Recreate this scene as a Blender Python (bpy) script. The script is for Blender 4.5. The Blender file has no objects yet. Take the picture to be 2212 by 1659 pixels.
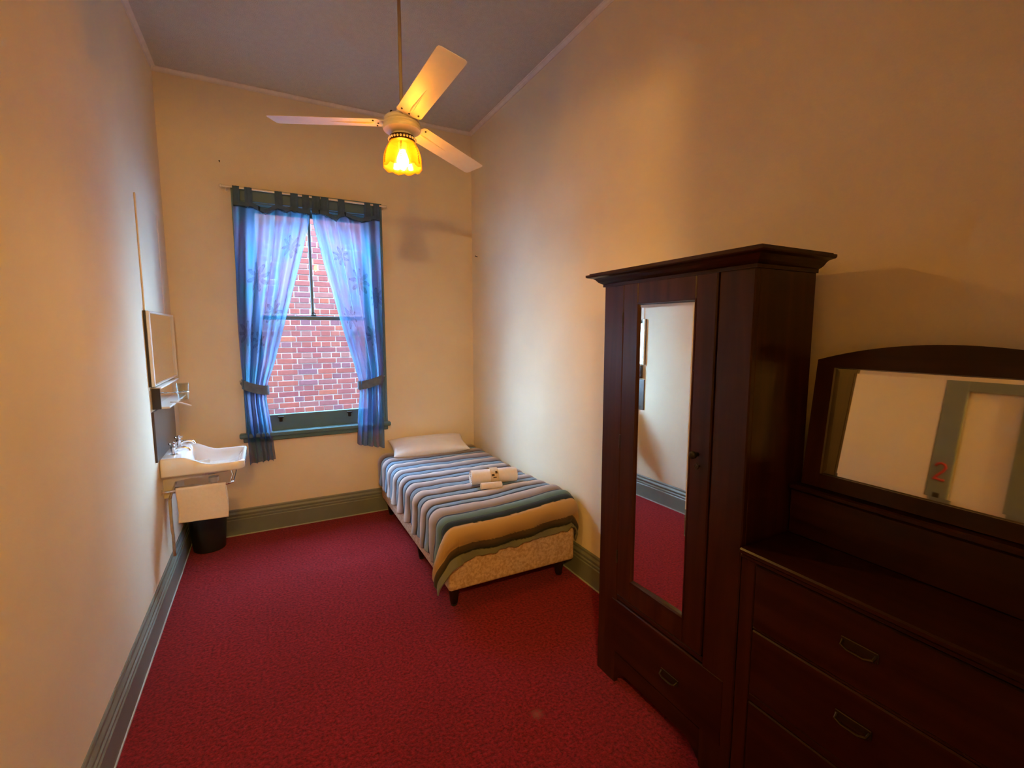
import bpy, bmesh, math, random
from mathutils import Vector, Matrix, noise as mnoise
random.seed(7)
SC = bpy.context.scene
COL = SC.collection
PI = math.pi

# ------------------------------------------------------------------ camera, sky, exposure
CAM = Vector((0.608, 0.0, 1.6275)); YAW, PITCH, ROLL, FPX = 0.4822, 0.1105, -0.0006, 1012.0
fw = Vector((math.sin(YAW)*math.cos(PITCH), math.cos(YAW)*math.cos(PITCH), -math.sin(PITCH)))
rt = Vector((math.cos(YAW), -math.sin(YAW), 0)); up = rt.cross(fw)
rt2 = rt*math.cos(ROLL)+up*math.sin(ROLL); up2 = -rt*math.sin(ROLL)+up*math.cos(ROLL)
cd = bpy.data.cameras.new('camera'); cam = bpy.data.objects.new('camera', cd); COL.objects.link(cam)
cd.sensor_fit = 'HORIZONTAL'; cd.sensor_width = 36; cd.lens = 36*FPX/2212; cd.clip_start = 0.02
m = Matrix((rt2, up2, -fw)).transposed().to_4x4(); m.translation = CAM; cam.matrix_world = m
SC.camera = cam
SKY = 54.0
BULB = 1050.0
HALL = 1250.0
w = bpy.data.worlds.new('sky'); SC.world = w; w.use_nodes = True
wn = w.node_tree.nodes; bg = wn['Background']
bg.inputs['Color'].default_value = (0.46, 0.71, 1.0, 1); bg.inputs['Strength'].default_value = SKY
SC.view_settings.view_transform = 'Standard'; SC.view_settings.look = 'None'
SC.view_settings.gamma = 1; SC.view_settings.use_curve_mapping = False
SC.view_settings.exposure = -0.10
SC.cycles.max_bounces = 8; SC.cycles.diffuse_bounces = 5; SC.cycles.glossy_bounces = 4; SC.cycles.transparent_max_bounces = 16
SC.cycles.sample_clamp_indirect = 0.0

# ------------------------------------------------------------------ room size (metres)
W, D, H = 2.40, 4.246, 3.465
YF = 0.05          # inner face of the front wall, whose doorway the camera stands in

# ------------------------------------------------------------------ materials
M = {}
def mat(name):
    m = bpy.data.materials.new(name); m.use_nodes = True
    nt = m.node_tree; b = nt.nodes['Principled BSDF']; M[name] = m
    return m, nt, b
def simple(name, col, rough=.5, metal=0, spec=.5, var=0.0, vscale=8, bump=0.0, bscale=80, coord='Object', **kw):
    m, nt, b = mat(name)
    b.inputs['Base Color'].default_value = (*col, 1); b.inputs['Roughness'].default_value = rough
    b.inputs['Metallic'].default_value = metal; b.inputs['Specular IOR Level'].default_value = spec
    for k, v in kw.items(): b.inputs[k.replace('_', ' ')].default_value = v
    tc = nt.nodes.new('ShaderNodeTexCoord')
    if var:
        n = nt.nodes.new('ShaderNodeTexNoise'); n.inputs['Scale'].default_value = vscale; n.inputs['Detail'].default_value = 5
        nt.links.new(tc.outputs[coord], n.inputs['Vector'])
        r = nt.nodes.new('ShaderNodeValToRGB')
        r.color_ramp.elements[0].position = .3; r.color_ramp.elements[1].position = .7
        r.color_ramp.elements[0].color = (*[c*(1-var) for c in col], 1)
        r.color_ramp.elements[1].color = (*[min(1, c*(1+var)) for c in col], 1)
        nt.links.new(n.outputs['Fac'], r.inputs['Fac']); nt.links.new(r.outputs['Color'], b.inputs['Base Color'])
    if bump:
        n2 = nt.nodes.new('ShaderNodeTexNoise'); n2.inputs['Scale'].default_value = bscale; n2.inputs['Detail'].default_value = 3
        nt.links.new(tc.outputs[coord], n2.inputs['Vector'])
        bp = nt.nodes.new('ShaderNodeBump'); bp.inputs['Strength'].default_value = bump; bp.inputs['Distance'].default_value = .004
        nt.links.new(n2.outputs['Fac'], bp.inputs['Height']); nt.links.new(bp.outputs['Normal'], b.inputs['Normal'])
    return m
simple('wall_paint', (.79, .695, .53), .75, spec=.25, var=.03, vscale=3, bump=.12, bscale=140)
simple('ceiling_paint', (.56, .54, .52), .9, spec=.1, var=.04, vscale=30, bump=.9, bscale=170)
simple('cornice_paint', (.74, .70, .68), .8, spec=.2, var=.05, vscale=20)
simple('green_paint', (.175, .20, .17), .38, var=.06, vscale=6, bump=.05, bscale=60)
simple('teal_paint', (.085, .18, .21), .36, var=.06, vscale=6)
simple('cream_panel', (.78, .68, .52), .6, var=.02)
simple('white_enamel', (.80, .74, .62), .35, var=.02, vscale=10)
simple('white_steel', (.78, .72, .64), .4, var=.05, vscale=12)
simple('porcelain', (.82, .83, .84), .12, Coat_Weight=.6, Coat_Roughness=.05, var=.01)
simple('chrome', (.75, .75, .76), .12, metal=1, var=.02)
simple('dull_pipe', (.50, .46, .40), .45, var=.1, vscale=30)
simple('towel', (.84, .79, .76), .95, spec=.1, bump=.6, bscale=500, var=.03, vscale=60)
simple('pillow_case', (.80, .79, .80), .9, spec=.1, bump=.15, bscale=200, var=.02)
simple('black_plastic', (.008, .008, .008), .5, var=.1)
simple('dark_plastic', (.02, .017, .015), .6, var=.1)
simple('dark_tile', (.055, .042, .036), .3, var=.15, vscale=20)
simple('shelf_white', (.70, .69, .66), .3, var=.03)
simple('soap_red', (.10, .006, .012), .4, var=.1)
simple('mortar', (.78, .74, .72), .95, spec=.1, var=.08, vscale=30)
simple('concrete', (.10, .09, .085), .95, spec=.1, var=.2, vscale=4)
simple('red_print', (.45, .02, .02), .5, var=.05)
simple('paper_band', (.62, .50, .36), .8, var=.08, vscale=60)
simple('ink', (.05, .03, .02), .8, var=.05)
simple('iron', (.02, .018, .016), .5, metal=.6, var=.1)
simple('brass_dark', (.055, .04, .024), .4, metal=.8, var=.2)

def wood(name, c0, c1, axis, rough=.32):
    m, nt, b = mat(name)
    tc = nt.nodes.new('ShaderNodeTexCoord'); mp = nt.nodes.new('ShaderNodeMapping')
    sc = [26, 26, 26]; sc[axis] = 1.6
    mp.inputs['Scale'].default_value = sc
    n = nt.nodes.new('ShaderNodeTexNoise'); n.inputs['Scale'].default_value = 1.0; n.inputs['Detail'].default_value = 8; n.inputs['Distortion'].default_value = .6
    r = nt.nodes.new('ShaderNodeValToRGB'); r.color_ramp.elements[0].color = (*c0, 1); r.color_ramp.elements[1].color = (*c1, 1)
    r.color_ramp.elements[0].position = .3; r.color_ramp.elements[1].position = .72
    L = nt.links.new
    L(tc.outputs['Object'], mp.inputs['Vector']); L(mp.outputs['Vector'], n.inputs['Vector']); L(n.outputs['Fac'], r.inputs['Fac']); L(r.outputs['Color'], b.inputs['Base Color'])
    b.inputs['Roughness'].default_value = rough; b.inputs['Specular IOR Level'].default_value = .25
wood('mahogany', (.022, .005, .0025), (.052, .014, .006), 2)
wood('mahogany_cross', (.016, .0036, .002), (.040, .010, .0045), 1)
wood('dark_leg', (.012, .006, .004), (.03, .014, .009), 2)

# mirror glass
m, nt, b = mat('old_mirror'); b.inputs['Base Color'].default_value = (.70, .69, .64, 1); b.inputs['Metallic'].default_value = 1; b.inputs['Roughness'].default_value = .03
m, nt, b = mat('mirror'); b.inputs['Base Color'].default_value = (.88, .90, .89, 1); b.inputs['Metallic'].default_value = 1; b.inputs['Roughness'].default_value = .015
# clear window glass: straight-through plus a fresnel reflection
def clear_glass(name, tint):
    m, nt, b = mat(name); nt.nodes.remove(b)
    tr = nt.nodes.new('ShaderNodeBsdfTransparent'); tr.inputs['Color'].default_value = (*tint, 1)
    gl = nt.nodes.new('ShaderNodeBsdfGlossy'); gl.inputs['Roughness'].default_value = .01
    lw = nt.nodes.new('ShaderNodeLayerWeight'); lw.inputs['Blend'].default_value = .5
    pw = nt.nodes.new('ShaderNodeMath'); pw.operation = 'POWER'; pw.inputs[1].default_value = 5; nt.links.new(lw.outputs['Facing'], pw.inputs[0])
    fr = nt.nodes.new('ShaderNodeMath'); fr.operation = 'MULTIPLY_ADD'; fr.inputs[1].default_value = .9; fr.inputs[2].default_value = .025; nt.links.new(pw.outputs['Value'], fr.inputs[0])
    mx = nt.nodes.new('ShaderNodeMixShader'); L = nt.links.new
    L(fr.outputs['Value'], mx.inputs['Fac']); L(tr.outputs['BSDF'], mx.inputs[1]); L(gl.outputs['BSDF'], mx.inputs[2])
    L(mx.outputs['Shader'], nt.nodes['Material Output'].inputs['Surface'])
clear_glass('window_glass', (.97, .985, .98)); clear_glass('tumbler_glass', (.90, .93, .93))

# carpet
m, nt, b = mat('carpet'); L = nt.links.new
tc = nt.nodes.new('ShaderNodeTexCoord')
n1 = nt.nodes.new('ShaderNodeTexNoise'); n1.inputs['Scale'].default_value = 72; n1.inputs['Detail'].default_value = 6; n1.inputs['Roughness'].default_value = .72
n2 = nt.nodes.new('ShaderNodeTexNoise'); n2.inputs['Scale'].default_value = 2.2; n2.inputs['Detail'].default_value = 3
L(tc.outputs['Object'], n1.inputs['Vector']); L(tc.outputs['Object'], n2.inputs['Vector'])
r1 = nt.nodes.new('ShaderNodeValToRGB'); r1.color_ramp.elements[0].position = .36; r1.color_ramp.elements[1].position = .66
r1.color_ramp.elements[0].color = (.075, .002, .004, 1); r1.color_ramp.elements[1].color = (.40, .014, .024, 1)
L(n1.outputs['Fac'], r1.inputs['Fac'])
mx = nt.nodes.new('ShaderNodeMix'); mx.data_type = 'RGBA'; mx.blend_type = 'MULTIPLY'; mx.inputs['Factor'].default_value = .35
L(r1.outputs['Color'], mx.inputs['A']); L(n2.outputs['Fac'], mx.inputs['B'])
# old beige stain in front of the wardrobe
vm = nt.nodes.new('ShaderNodeVectorMath'); vm.operation = 'DISTANCE'; vm.inputs[1].default_value = (1.555, 1.58, 0)
L(tc.outputs['Object'], vm.inputs[0])
ad = nt.nodes.new('ShaderNodeMath'); ad.operation = 'MULTIPLY_ADD'; ad.inputs[1].default_value = .09; L(n1.outputs['Fac'], ad.inputs[0]); L(vm.outputs['Value'], ad.inputs[2])
mr = nt.nodes.new('ShaderNodeMapRange'); mr.inputs['From Min'].default_value = .05; mr.inputs['From Max'].default_value = .075; mr.inputs['To Min'].default_value = .45; mr.inputs['To Max'].default_value = 0
L(ad.outputs['Value'], mr.inputs['Value'])
mx2 = nt.nodes.new('ShaderNodeMix'); mx2.data_type = 'RGBA'; mx2.inputs['B'].default_value = (.30, .16, .08, 1)
L(mr.outputs['Result'], mx2.inputs['Factor']); L(mx.outputs['Result'], mx2.inputs['A']); L(mx2.outputs['Result'], b.inputs['Base Color'])
bp = nt.nodes.new('ShaderNodeBump'); bp.inputs['Strength'].default_value = 1.0; bp.inputs['Distance'].default_value = .008
L(n1.outputs['Fac'], bp.inputs['Height']); L(bp.outputs['Normal'], b.inputs['Normal'])
b.inputs['Roughness'].default_value = .85; b.inputs['Specular IOR Level'].default_value = .08
b.inputs['Sheen Weight'].default_value = .30; b.inputs['Sheen Roughness'].default_value = .35; b.inputs['Sheen Tint'].default_value = (.9, .30, .38, 1)

# colour-attribute fabrics
def attr_fabric(name, rough=.9, bump=.3, bscale=300):
    m, nt, b = mat(name); L = nt.links.new
    a = nt.nodes.new('ShaderNodeAttribute'); a.attribute_name = 'Col'
    L(a.outputs['Color'], b.inputs['Base Color']); b.inputs['Roughness'].default_value = rough; b.inputs['Specular IOR Level'].default_value = .1
    b.inputs['Sheen Weight'].default_value = .15
    tc = nt.nodes.new('ShaderNodeTexCoord'); n = nt.nodes.new('ShaderNodeTexNoise'); n.inputs['Scale'].default_value = bscale
    L(tc.outputs['Object'], n.inputs['Vector']); bp = nt.nodes.new('ShaderNodeBump'); bp.inputs['Strength'].default_value = bump; bp.inputs['Distance'].default_value = .003
    L(n.outputs['Fac'], bp.inputs['Height']); L(bp.outputs['Normal'], b.inputs['Normal'])
attr_fabric('quilt_fabric')
# mottled tan fabric of the bed base
m, nt, b = mat('base_fabric'); L = nt.links.new
tc = nt.nodes.new('ShaderNodeTexCoord'); n = nt.nodes.new('ShaderNodeTexNoise'); n.inputs['Scale'].default_value = 58; n.inputs['Detail'].default_value = 8; n.inputs['Distortion'].default_value = .5
r = nt.nodes.new('ShaderNodeValToRGB'); r.color_ramp.elements[0].position = .38; r.color_ramp.elements[1].position = .62
r.color_ramp.elements[0].color = (.50, .33, .21, 1); r.color_ramp.elements[1].color = (.70, .53, .40, 1)
L(tc.outputs['Object'], n.inputs['Vector']); L(n.outputs['Fac'], r.inputs['Fac']); L(r.outputs['Color'], b.inputs['Base Color']); b.inputs['Roughness'].default_value = .9; b.inputs['Specular IOR Level'].default_value = .1
# sheer blue curtain: printed colour from the attribute, lets light and some view through
m, nt, b = mat('curtain_fabric'); L = nt.links.new; nt.nodes.remove(b)
a = nt.nodes.new('ShaderNodeAttribute'); a.attribute_name = 'Col'
di = nt.nodes.new('ShaderNodeBsdfDiffuse'); tl = nt.nodes.new('ShaderNodeBsdfTranslucent'); tr = nt.nodes.new('ShaderNodeBsdfTransparent')
L(a.outputs['Color'], di.inputs['Color']); L(a.outputs['Color'], tl.inputs['Color'])
hs = nt.nodes.new('ShaderNodeMix'); hs.data_type = 'RGBA'; hs.inputs['Factor'].default_value = .5; hs.inputs['B'].default_value = (1, 1, 1, 1)
L(a.outputs['Color'], hs.inputs['A']); L(hs.outputs['Result'], tr.inputs['Color'])
m1 = nt.nodes.new('ShaderNodeMixShader'); m1.inputs['Fac'].default_value = .60; m2 = nt.nodes.new('ShaderNodeMixShader'); m2.inputs['Fac'].default_value = .42
L(di.outputs['BSDF'], m1.inputs[1]); L(tl.outputs['BSDF'], m1.inputs[2]); L(m1.outputs['Shader'], m2.inputs[1]); L(tr.outputs['BSDF'], m2.inputs[2])
L(m2.outputs['Shader'], nt.nodes['Material Output'].inputs['Surface'])
# heavier doubled fabric (tabs, header, ties)
m, nt, b = mat('curtain_band'); b.inputs['Base Color'].default_value = (.075, .10, .16, 1); b.inputs['Roughness'].default_value = .95; b.inputs['Specular IOR Level'].default_value = .1
tc = nt.nodes.new('ShaderNodeTexCoord'); n = nt.nodes.new('ShaderNodeTexNoise'); n.inputs['Scale'].default_value = 25
r = nt.nodes.new('ShaderNodeValToRGB'); r.color_ramp.elements[0].color = (.05, .11, .18, 1); r.color_ramp.elements[1].color = (.10, .16, .27, 1)
nt.links.new(tc.outputs['Object'], n.inputs['Vector']); nt.links.new(n.outputs['Fac'], r.inputs['Fac']); nt.links.new(r.outputs['Color'], b.inputs['Base Color'])
simple('tie_fabric', (.12, .155, .21), .95, spec=.1, var=.2, vscale=20)
# lampshade glass
m, nt, b = mat('shade_glass'); L = nt.links.new; nt.nodes.remove(b)
di = nt.nodes.new('ShaderNodeBsdfDiffuse'); tl = nt.nodes.new('ShaderNodeBsdfTranslucent'); tr = nt.nodes.new('ShaderNodeBsdfTransparent'); gl = nt.nodes.new('ShaderNodeBsdfGlossy'); gl.inputs['Roughness'].default_value = .15
tc = nt.nodes.new('ShaderNodeTexCoord'); n = nt.nodes.new('ShaderNodeTexNoise'); n.inputs['Scale'].default_value = 40
r = nt.nodes.new('ShaderNodeValToRGB'); r.color_ramp.elements[0].color = (.085, .036, .002, 1); r.color_ramp.elements[1].color = (.13, .062, .005, 1)
L(tc.outputs['Object'], n.inputs['Vector']); L(n.outputs['Fac'], r.inputs['Fac'])
for q in (di, tl): L(r.outputs['Color'], q.inputs['Color'])
tr.inputs['Color'].default_value = (1, .82, .45, 1)
m1 = nt.nodes.new('ShaderNodeMixShader'); m1.inputs['Fac'].default_value = .5; m2 = nt.nodes.new('ShaderNodeMixShader'); m2.inputs['Fac'].default_value = .42; m3 = nt.nodes.new('ShaderNodeMixShader'); m3.inputs['Fac'].default_value = .06
L(di.outputs['BSDF'], m1.inputs[1]); L(tl.outputs['BSDF'], m1.inputs[2]); L(m1.outputs['Shader'], m2.inputs[1]); L(tr.outputs['BSDF'], m2.inputs[2]); L(m2.outputs['Shader'], m3.inputs[1]); L(gl.outputs['BSDF'], m3.inputs[2])
L(m3.outputs['Shader'], nt.nodes['Material Output'].inputs['Surface'])
def emitter(name, col, s):
    m, nt, b = mat(name); b.inputs['Base Color'].default_value = (1, 1, 1, 1)
    b.inputs['Emission Color'].default_value = (*col, 1); b.inputs['Emission Strength'].default_value = s
emitter('bulb_glow', (1, .55, .115), BULB); emitter('hall_glow', (1, .55, .115), HALL)
# bricks
def brick_mat(name, island):
    m, nt, b = mat(name); L = nt.links.new
    if island: g = nt.nodes.new('ShaderNodeNewGeometry'); out = g.outputs['Random Per Island']
    else: g = nt.nodes.new('ShaderNodeObjectInfo'); out = g.outputs['Random']
    r = nt.nodes.new('ShaderNodeValToRGB'); cr = r.color_ramp
    cols = [(0, (.27, .075, .068)), (.25, (.33, .085, .068)), (.45, (.21, .085, .105)), (.62, (.36, .10, .068)), (.8, (.25, .065, .072)), (1, (.30, .12, .105))]
    cr.elements[0].color = (*cols[0][1], 1); cr.elements[1].color = (*cols[-1][1], 1)
    for p, c in cols[1:-1]: e = cr.elements.new(p); e.color = (*c, 1)
    tc = nt.nodes.new('ShaderNodeTexCoord'); n = nt.nodes.new('ShaderNodeTexNoise'); n.inputs['Scale'].default_value = 35; n.inputs['Detail'].default_value = 4
    L(tc.outputs['Object'], n.inputs['Vector'])
    mx = nt.nodes.new('ShaderNodeMix'); mx.data_type = 'RGBA'; mx.blend_type = 'OVERLAY'; mx.inputs['Factor'].default_value = .35
    L(out, r.inputs['Fac']); L(r.outputs['Color'], mx.inputs['A']); L(n.outputs['Fac'], mx.inputs['B']); L(mx.outputs['Result'], b.inputs['Base Color'])
    b.inputs['Roughness'].default_value = .9; b.inputs['Specular IOR Level'].default_value = .15
brick_mat('brick', False); brick_mat('brick_far', True)

# ------------------------------------------------------------------ mesh helpers (all in world metres)
ORG = {}
def box(bm, x0, x1, y0, y1, z0, z1, bev=0, seg=1):
    t = bmesh.new()
    vs = [t.verts.new(p) for p in ((x0,y0,z0),(x1,y0,z0),(x1,y1,z0),(x0,y1,z0),(x0,y0,z1),(x1,y0,z1),(x1,y1,z1),(x0,y1,z1))]
    for f in ((3,2,1,0),(4,5,6,7),(0,1,5,4),(1,2,6,5),(2,3,7,6),(3,0,4,7)): t.faces.new([vs[i] for i in f])
    if bev: bmesh.ops.bevel(t, geom=t.edges[:], offset=bev, segments=seg, profile=.6, affect='EDGES')
    merge(bm, t); return bm
def merge(bm, t):
    me = bpy.data.meshes.new('tmp'); t.to_mesh(me); bm.from_mesh(me); bpy.data.meshes.remove(me); t.free()
def B(*a, **k):
    bm = bmesh.new(); return box(bm, *a, **k)
def loft(bm, loops, closed=True, cap0=False, cap1=False):
    vv = [[bm.verts.new(p) for p in lp] for lp in loops]; n = len(loops[0])
    for a, c in zip(vv, vv[1:]):
        for i in range(n if closed else n-1):
            j = (i+1) % n; bm.faces.new((a[i], a[j], c[j], c[i]))
    if cap0: bm.faces.new(vv[0][::-1])
    if cap1: bm.faces.new(vv[-1])
    return bm
def lathe(bm, cx, cy, prof, n=32, cap=True):
    loops = [[(cx+r*math.cos(2*PI*i/n), cy+r*math.sin(2*PI*i/n), z) for i in range(n)] for r, z in prof]
    return loft(bm, loops, True, cap, cap)
def tube(bm, pts, r, n=10, cap=True):
    pts = [Vector(p) for p in pts]; rs = r if isinstance(r, (list, tuple)) else [r]*len(pts)
    loops = []; prev = None
    for i, p in enumerate(pts):
        t = (pts[min(i+1, len(pts)-1)]-pts[max(i-1, 0)]).normalized()
        if prev is None:
            a = Vector((0,0,1)) if abs(t.z) < .9 else Vector((1,0,0)); u = t.cross(a).normalized()
        else: u = (prev-t*prev.dot(t)).normalized()
        prev = u; v = t.cross(u)
        loops.append([p+rs[i]*(u*math.cos(2*PI*k/n)+v*math.sin(2*PI*k/n)) for k in range(n)])
    return loft(bm, loops, True, cap, cap)
def arc(c, r, a0, a1, n, plane='xz'):
    out = []
    for i in range(n+1):
        a = a0+(a1-a0)*i/n; u, v = r*math.cos(a), r*math.sin(a)
        out.append((c[0]+u, c[1], c[2]+v) if plane == 'xz' else (c[0]+u, c[1]+v, c[2]))
    return out
def grid(fn, nu, nv, closed_u=False):
    bm = bmesh.new(); vv = [[bm.verts.new(fn(i/nu, j/nv)) for i in range(nu+1)] for j in range(nv+1)]
    for j in range(nv):
        for i in range(nu): bm.faces.new((vv[j][i], vv[j][i+1], vv[j+1][i+1], vv[j+1][i]))
    return bm
def empty(name, loc, rotz=0, **props):
    o = bpy.data.objects.new(name, None); COL.objects.link(o); o.location = loc; o.empty_display_size = .1
    ORG[o.name] = Vector(loc)
    for k, v in props.items(): o[k] = v
    return o
def obj(name, bm, material, parent=None, smooth=False, angle=None, recalc=True, **props):
    if recalc: bmesh.ops.recalc_face_normals(bm, faces=bm.faces[:])
    me = bpy.data.meshes.new(name); bm.to_mesh(me); bm.free()
    me.materials.append(M[material])
    o = bpy.data.objects.new(name, me); COL.objects.link(o)
    if parent:
        org = ORG[parent.name]; me.transform(Matrix.Translation(-org)); o.parent = parent
    else:
        # origin at the base of the thing
        co = [v.co for v in me.vertices]; lo = [min(c[i] for c in co) for i in range(3)]; hi = [max(c[i] for c in co) for i in range(3)]
        org = Vector(((lo[0]+hi[0])/2, (lo[1]+hi[1])/2, lo[2]))
        if props.get('kind') == 'structure': org = Vector((0, 0, 0))
        me.transform(Matrix.Translation(-org)); o.location = org
    ORG[o.name] = org
    if smooth:
        me.shade_smooth()
        if angle: me.set_sharp_from_angle(angle=math.radians(angle))
    for k, v in props.items(): o[k] = v
    return o
def thing(name, loc, label, category, group=None):
    o = empty(name, loc, label=label, category=category)
    if group: o['group'] = group
    return o
def sm(a, b, x):
    t = max(0, min(1, (x-a)/(b-a))); return t*t*(3-2*t)
def interp(pts, t):
    for (a, va), (b, vb) in zip(pts, pts[1:]):
        if t <= b: 
            f = 0 if b == a else (t-a)/(b-a); return va+(vb-va)*max(0, f)
    return pts[-1][1]
def smoothed(pts, t, h=.03): return (interp(pts, max(pts[0][0], t-h))+interp(pts, t)+interp(pts, min(pts[-1][0], t+h)))/3
STR = dict(kind='structure')

# ================================================================== SETTING
obj('floor', B(-.30, W+.25, YF-.25, D+.13, -.12, 0), 'carpet', **STR)
obj('ceiling', B(-.25, W+.25, YF-.25, D+.13, H, H+.15), 'ceiling_paint', **STR)
LY0, LY1, LZ = .53, 1.393, 1.88      # recess for the door in the left wall
bm = B(-.25, -.05, YF-.25, D+.13, 0, H); box(bm, -.05, 0, YF-.25, LY0, 0, H); box(bm, -.05, 0, LY1, D+.13, 0, H); box(bm, -.05, 0, LY0, LY1, LZ, H)
obj('wall_left', bm, 'wall_paint', **STR)
obj('wall_right', B(W, W+.25, YF-.25, D+.13, 0, H), 'wall_paint', **STR)
OX0, OX1, OZ0, OZ1 = .50, 1.475, .775, 2.64     # window opening
bm = bmesh.new()
for q in ((0, OX0, 0, H), (OX1, W, 0, H), (OX0, OX1, 0, OZ0), (OX0, OX1, OZ1, H)): box(bm, q[0], q[1], D, D+.13, q[2], q[3])
obj('wall_back', bm, 'wall_paint', **STR)
# front wall with the tall doorway that the picture is taken from
DX0, DX1, DZ = .06, .985, 2.664
bm = bmesh.new()
for q in ((0, DX0, 0, H), (DX1, W, 0, H), (DX0, DX1, DZ, H)): box(bm, q[0], q[1], YF-.25, YF, q[2], q[3])
obj('wall_front', bm, 'wall_paint', **STR)
bm = bmesh.new()
box(bm, DX1+.005, DX1+.11, YF, YF+.02, 0, DZ+.105); box(bm, DX0, DX1+.11, YF, YF+.02, DZ+.005, DZ+.105)
obj('trim_4', bm, 'green_paint', **STR)
# hallway behind the doorway
bm = bmesh.new()
hx0, hx1, hy0, hy1, hz = -1.3, 2.4, -1.75, YF-.25, 3.2
box(bm, hx0, hx1, hy0, hy1, -.12, 0)
obj('floor_hall', bm, 'carpet', **STR)
bm = bmesh.new()
box(bm, hx0-.1, hx0, hy0, hy1, 0, hz); box(bm, hx1, hx1+.1, hy0, hy1, 0, hz); box(bm, hx0-.1, hx1+.1, hy0-.1, hy0, 0, hz)
box(bm, hx0-.1, -.25, hy1, hy1+.1, 0, hz); box(bm, -.25, 0, hy1-.001, hy1, 0, hz)
obj('wall_hall', bm, 'wall_paint', **STR)
obj('ceiling_hall', B(hx0-.1, hx1+.1, hy0-.1, hy1, hz, hz+.1), 'ceiling_paint', **STR)

# skirting boards: moulded profile (out from wall, height)
PROF = [(0, 0), (.022, 0), (.022, .128), (.017, .134), (.019, .142), (.019, .150), (.013, .156), (.016, .170), (.016, .176), (.008, .190), (.008, .204), (.004, .212), (0, .212)]
def skirting(name, p0, p1, nrm):
    p0, p1, n = Vector(p0), Vector(p1), Vector(nrm)
    bm = bmesh.new(); loft(bm, [[p+n*u+Vector((0, 0, v)) for u, v in PROF] for p in (p0, p1)], True, True, True)
    o = obj(name, bm, 'green_paint', **STR); return o
skirting('baseboard_left', (0, 1.395, 0), (0, D, 0), (1, 0, 0))
skirting('baseboard_right', (W, YF, 0), (W, D, 0), (-1, 0, 0))
skirting('baseboard_back', (0, D, 0), (W, D, 0), (0, -1, 0))
# pale filler line between skirting and carpet
simple('rod_tan', (.36, .29, .22), .5, var=.08)
simple('filler', (.42, .45, .43), .7, var=.1, vscale=30)
bm = bmesh.new(); box(bm, .022, .027, 1.45, D-.022, 0, .008); obj('trim_5', bm, 'filler', **STR)
bm = bmesh.new(); box(bm, .022, W-.022, D-.027, D-.022, 0, .008); obj('trim_6', bm, 'filler', **STR)
bm = bmesh.new(); box(bm, W-.027, W-.022, YF, D-.022, 0, .008); obj('trim_7', bm, 'filler', **STR)
# small cove cornice
def cornice(name, p0, p1, nrm):
    p0, p1, n = Vector(p0), Vector(p1), Vector(nrm)
    pr = [(0, 0), (0, -.028), (.004, -.028)]+[(.004+.021*(1-math.cos(a)), -.028+.022*math.sin(a)) for a in [PI/2*i/5 for i in range(1, 6)]]+[(.028, -.004), (.028, 0)]
    bm = bmesh.new(); loft(bm, [[p+n*u+Vector((0, 0, v)) for u, v in pr] for p in (p0, p1)], True, True, True)
    obj(name, bm, 'cornice_paint', **STR)
cornice('trim_1', (0, YF, H), (0, D, H), (1, 0, 0)); cornice('trim_2', (W, YF, H), (W, D, H), (-1, 0, 0)); cornice('trim_3', (0, D, H), (W, D, H), (0, -1, 0))

# ---- window
wi = empty('window_1', (.99, D, OZ0), kind='structure', label='teal painted sash window with one tall lower pane and split upper sash')
def wp(name, material, *bxs, parent=wi, bev=.003, **k):
    bm = bmesh.new()
    for q in bxs: box(bm, *q, bev=bev)
    return obj(name, bm, material, parent, **k)
cas = wp('casing', 'teal_paint', (.432, .53, D-.028, D, .825, 2.62), (1.45, 1.548, D-.028, D, .825, 2.62), (.432, 1.548, D-.028, D, 2.62, 2.72))
wp('casing_bead', 'teal_paint', (.432, .45, D-.036, D-.026, .825, 2.72), (1.53, 1.548, D-.036, D-.026, .825, 2.72), (.432, 1.548, D-.036, D-.026, 2.702, 2.72), parent=cas)
wp('jamb_lining', 'teal_paint', (.50, .53, D, D+.15, OZ0, OZ1), (1.445, 1.475, D, D+.15, OZ0, OZ1), (.53, 1.445, D, D+.15, 2.61, OZ1), (.53, 1.445, D+.02, D+.20, OZ0, .80))
wp('sill_board', 'teal_paint', (.386, 1.572, D-.055, D+.03, .788, .826), bev=.008)
wp('sill_moulding', 'teal_paint', (.41, 1.55, D-.03, D, .752, .789), bev=.006)
lo = wp('lower_sash', 'teal_paint', (.53, .585, D+.025, D+.065, .822, 1.76), (1.39, 1.445, D+.025, D+.065, .822, 1.76), (.585, 1.39, D+.025, D+.065, .822, .952), (.585, 1.39, D+.025, D+.065, 1.728, 1.76))
wp('pane', 'window_glass', (.585, 1.39, D+.043, D+.047, .952, 1.728), parent=lo, bev=0)
for x in (.686, 1.228):
    bm = B(x-.022, x+.022, D+.002, D+.026, .925, .937, bev=.003); box(bm, x-.012, x+.012, D+.008, D+.026, .893, .926, bev=.003)
    obj('sash_lift', bm, 'iron', lo)
us = wp('upper_sash', 'teal_paint', (.53, .58, D+.075, D+.115, 1.735, 2.61), (1.395, 1.445, D+.075, D+.115, 1.735, 2.61), (.58, 1.395, D+.075, D+.115, 1.735, 1.762), (.58, 1.395, D+.075, D+.115, 2.565, 2.61))
wp('glazing_bar', 'teal_paint', (.962, .984, D+.078, D+.112, 1.762, 2.565), parent=us)
wp('pane', 'window_glass', (.58, .962, D+.093, D+.097, 1.762, 2.565), parent=us, bev=0)
wp('pane', 'window_glass', (.984, 1.395, D+.093, D+.097, 1.762, 2.565), parent=us, bev=0)
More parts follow.
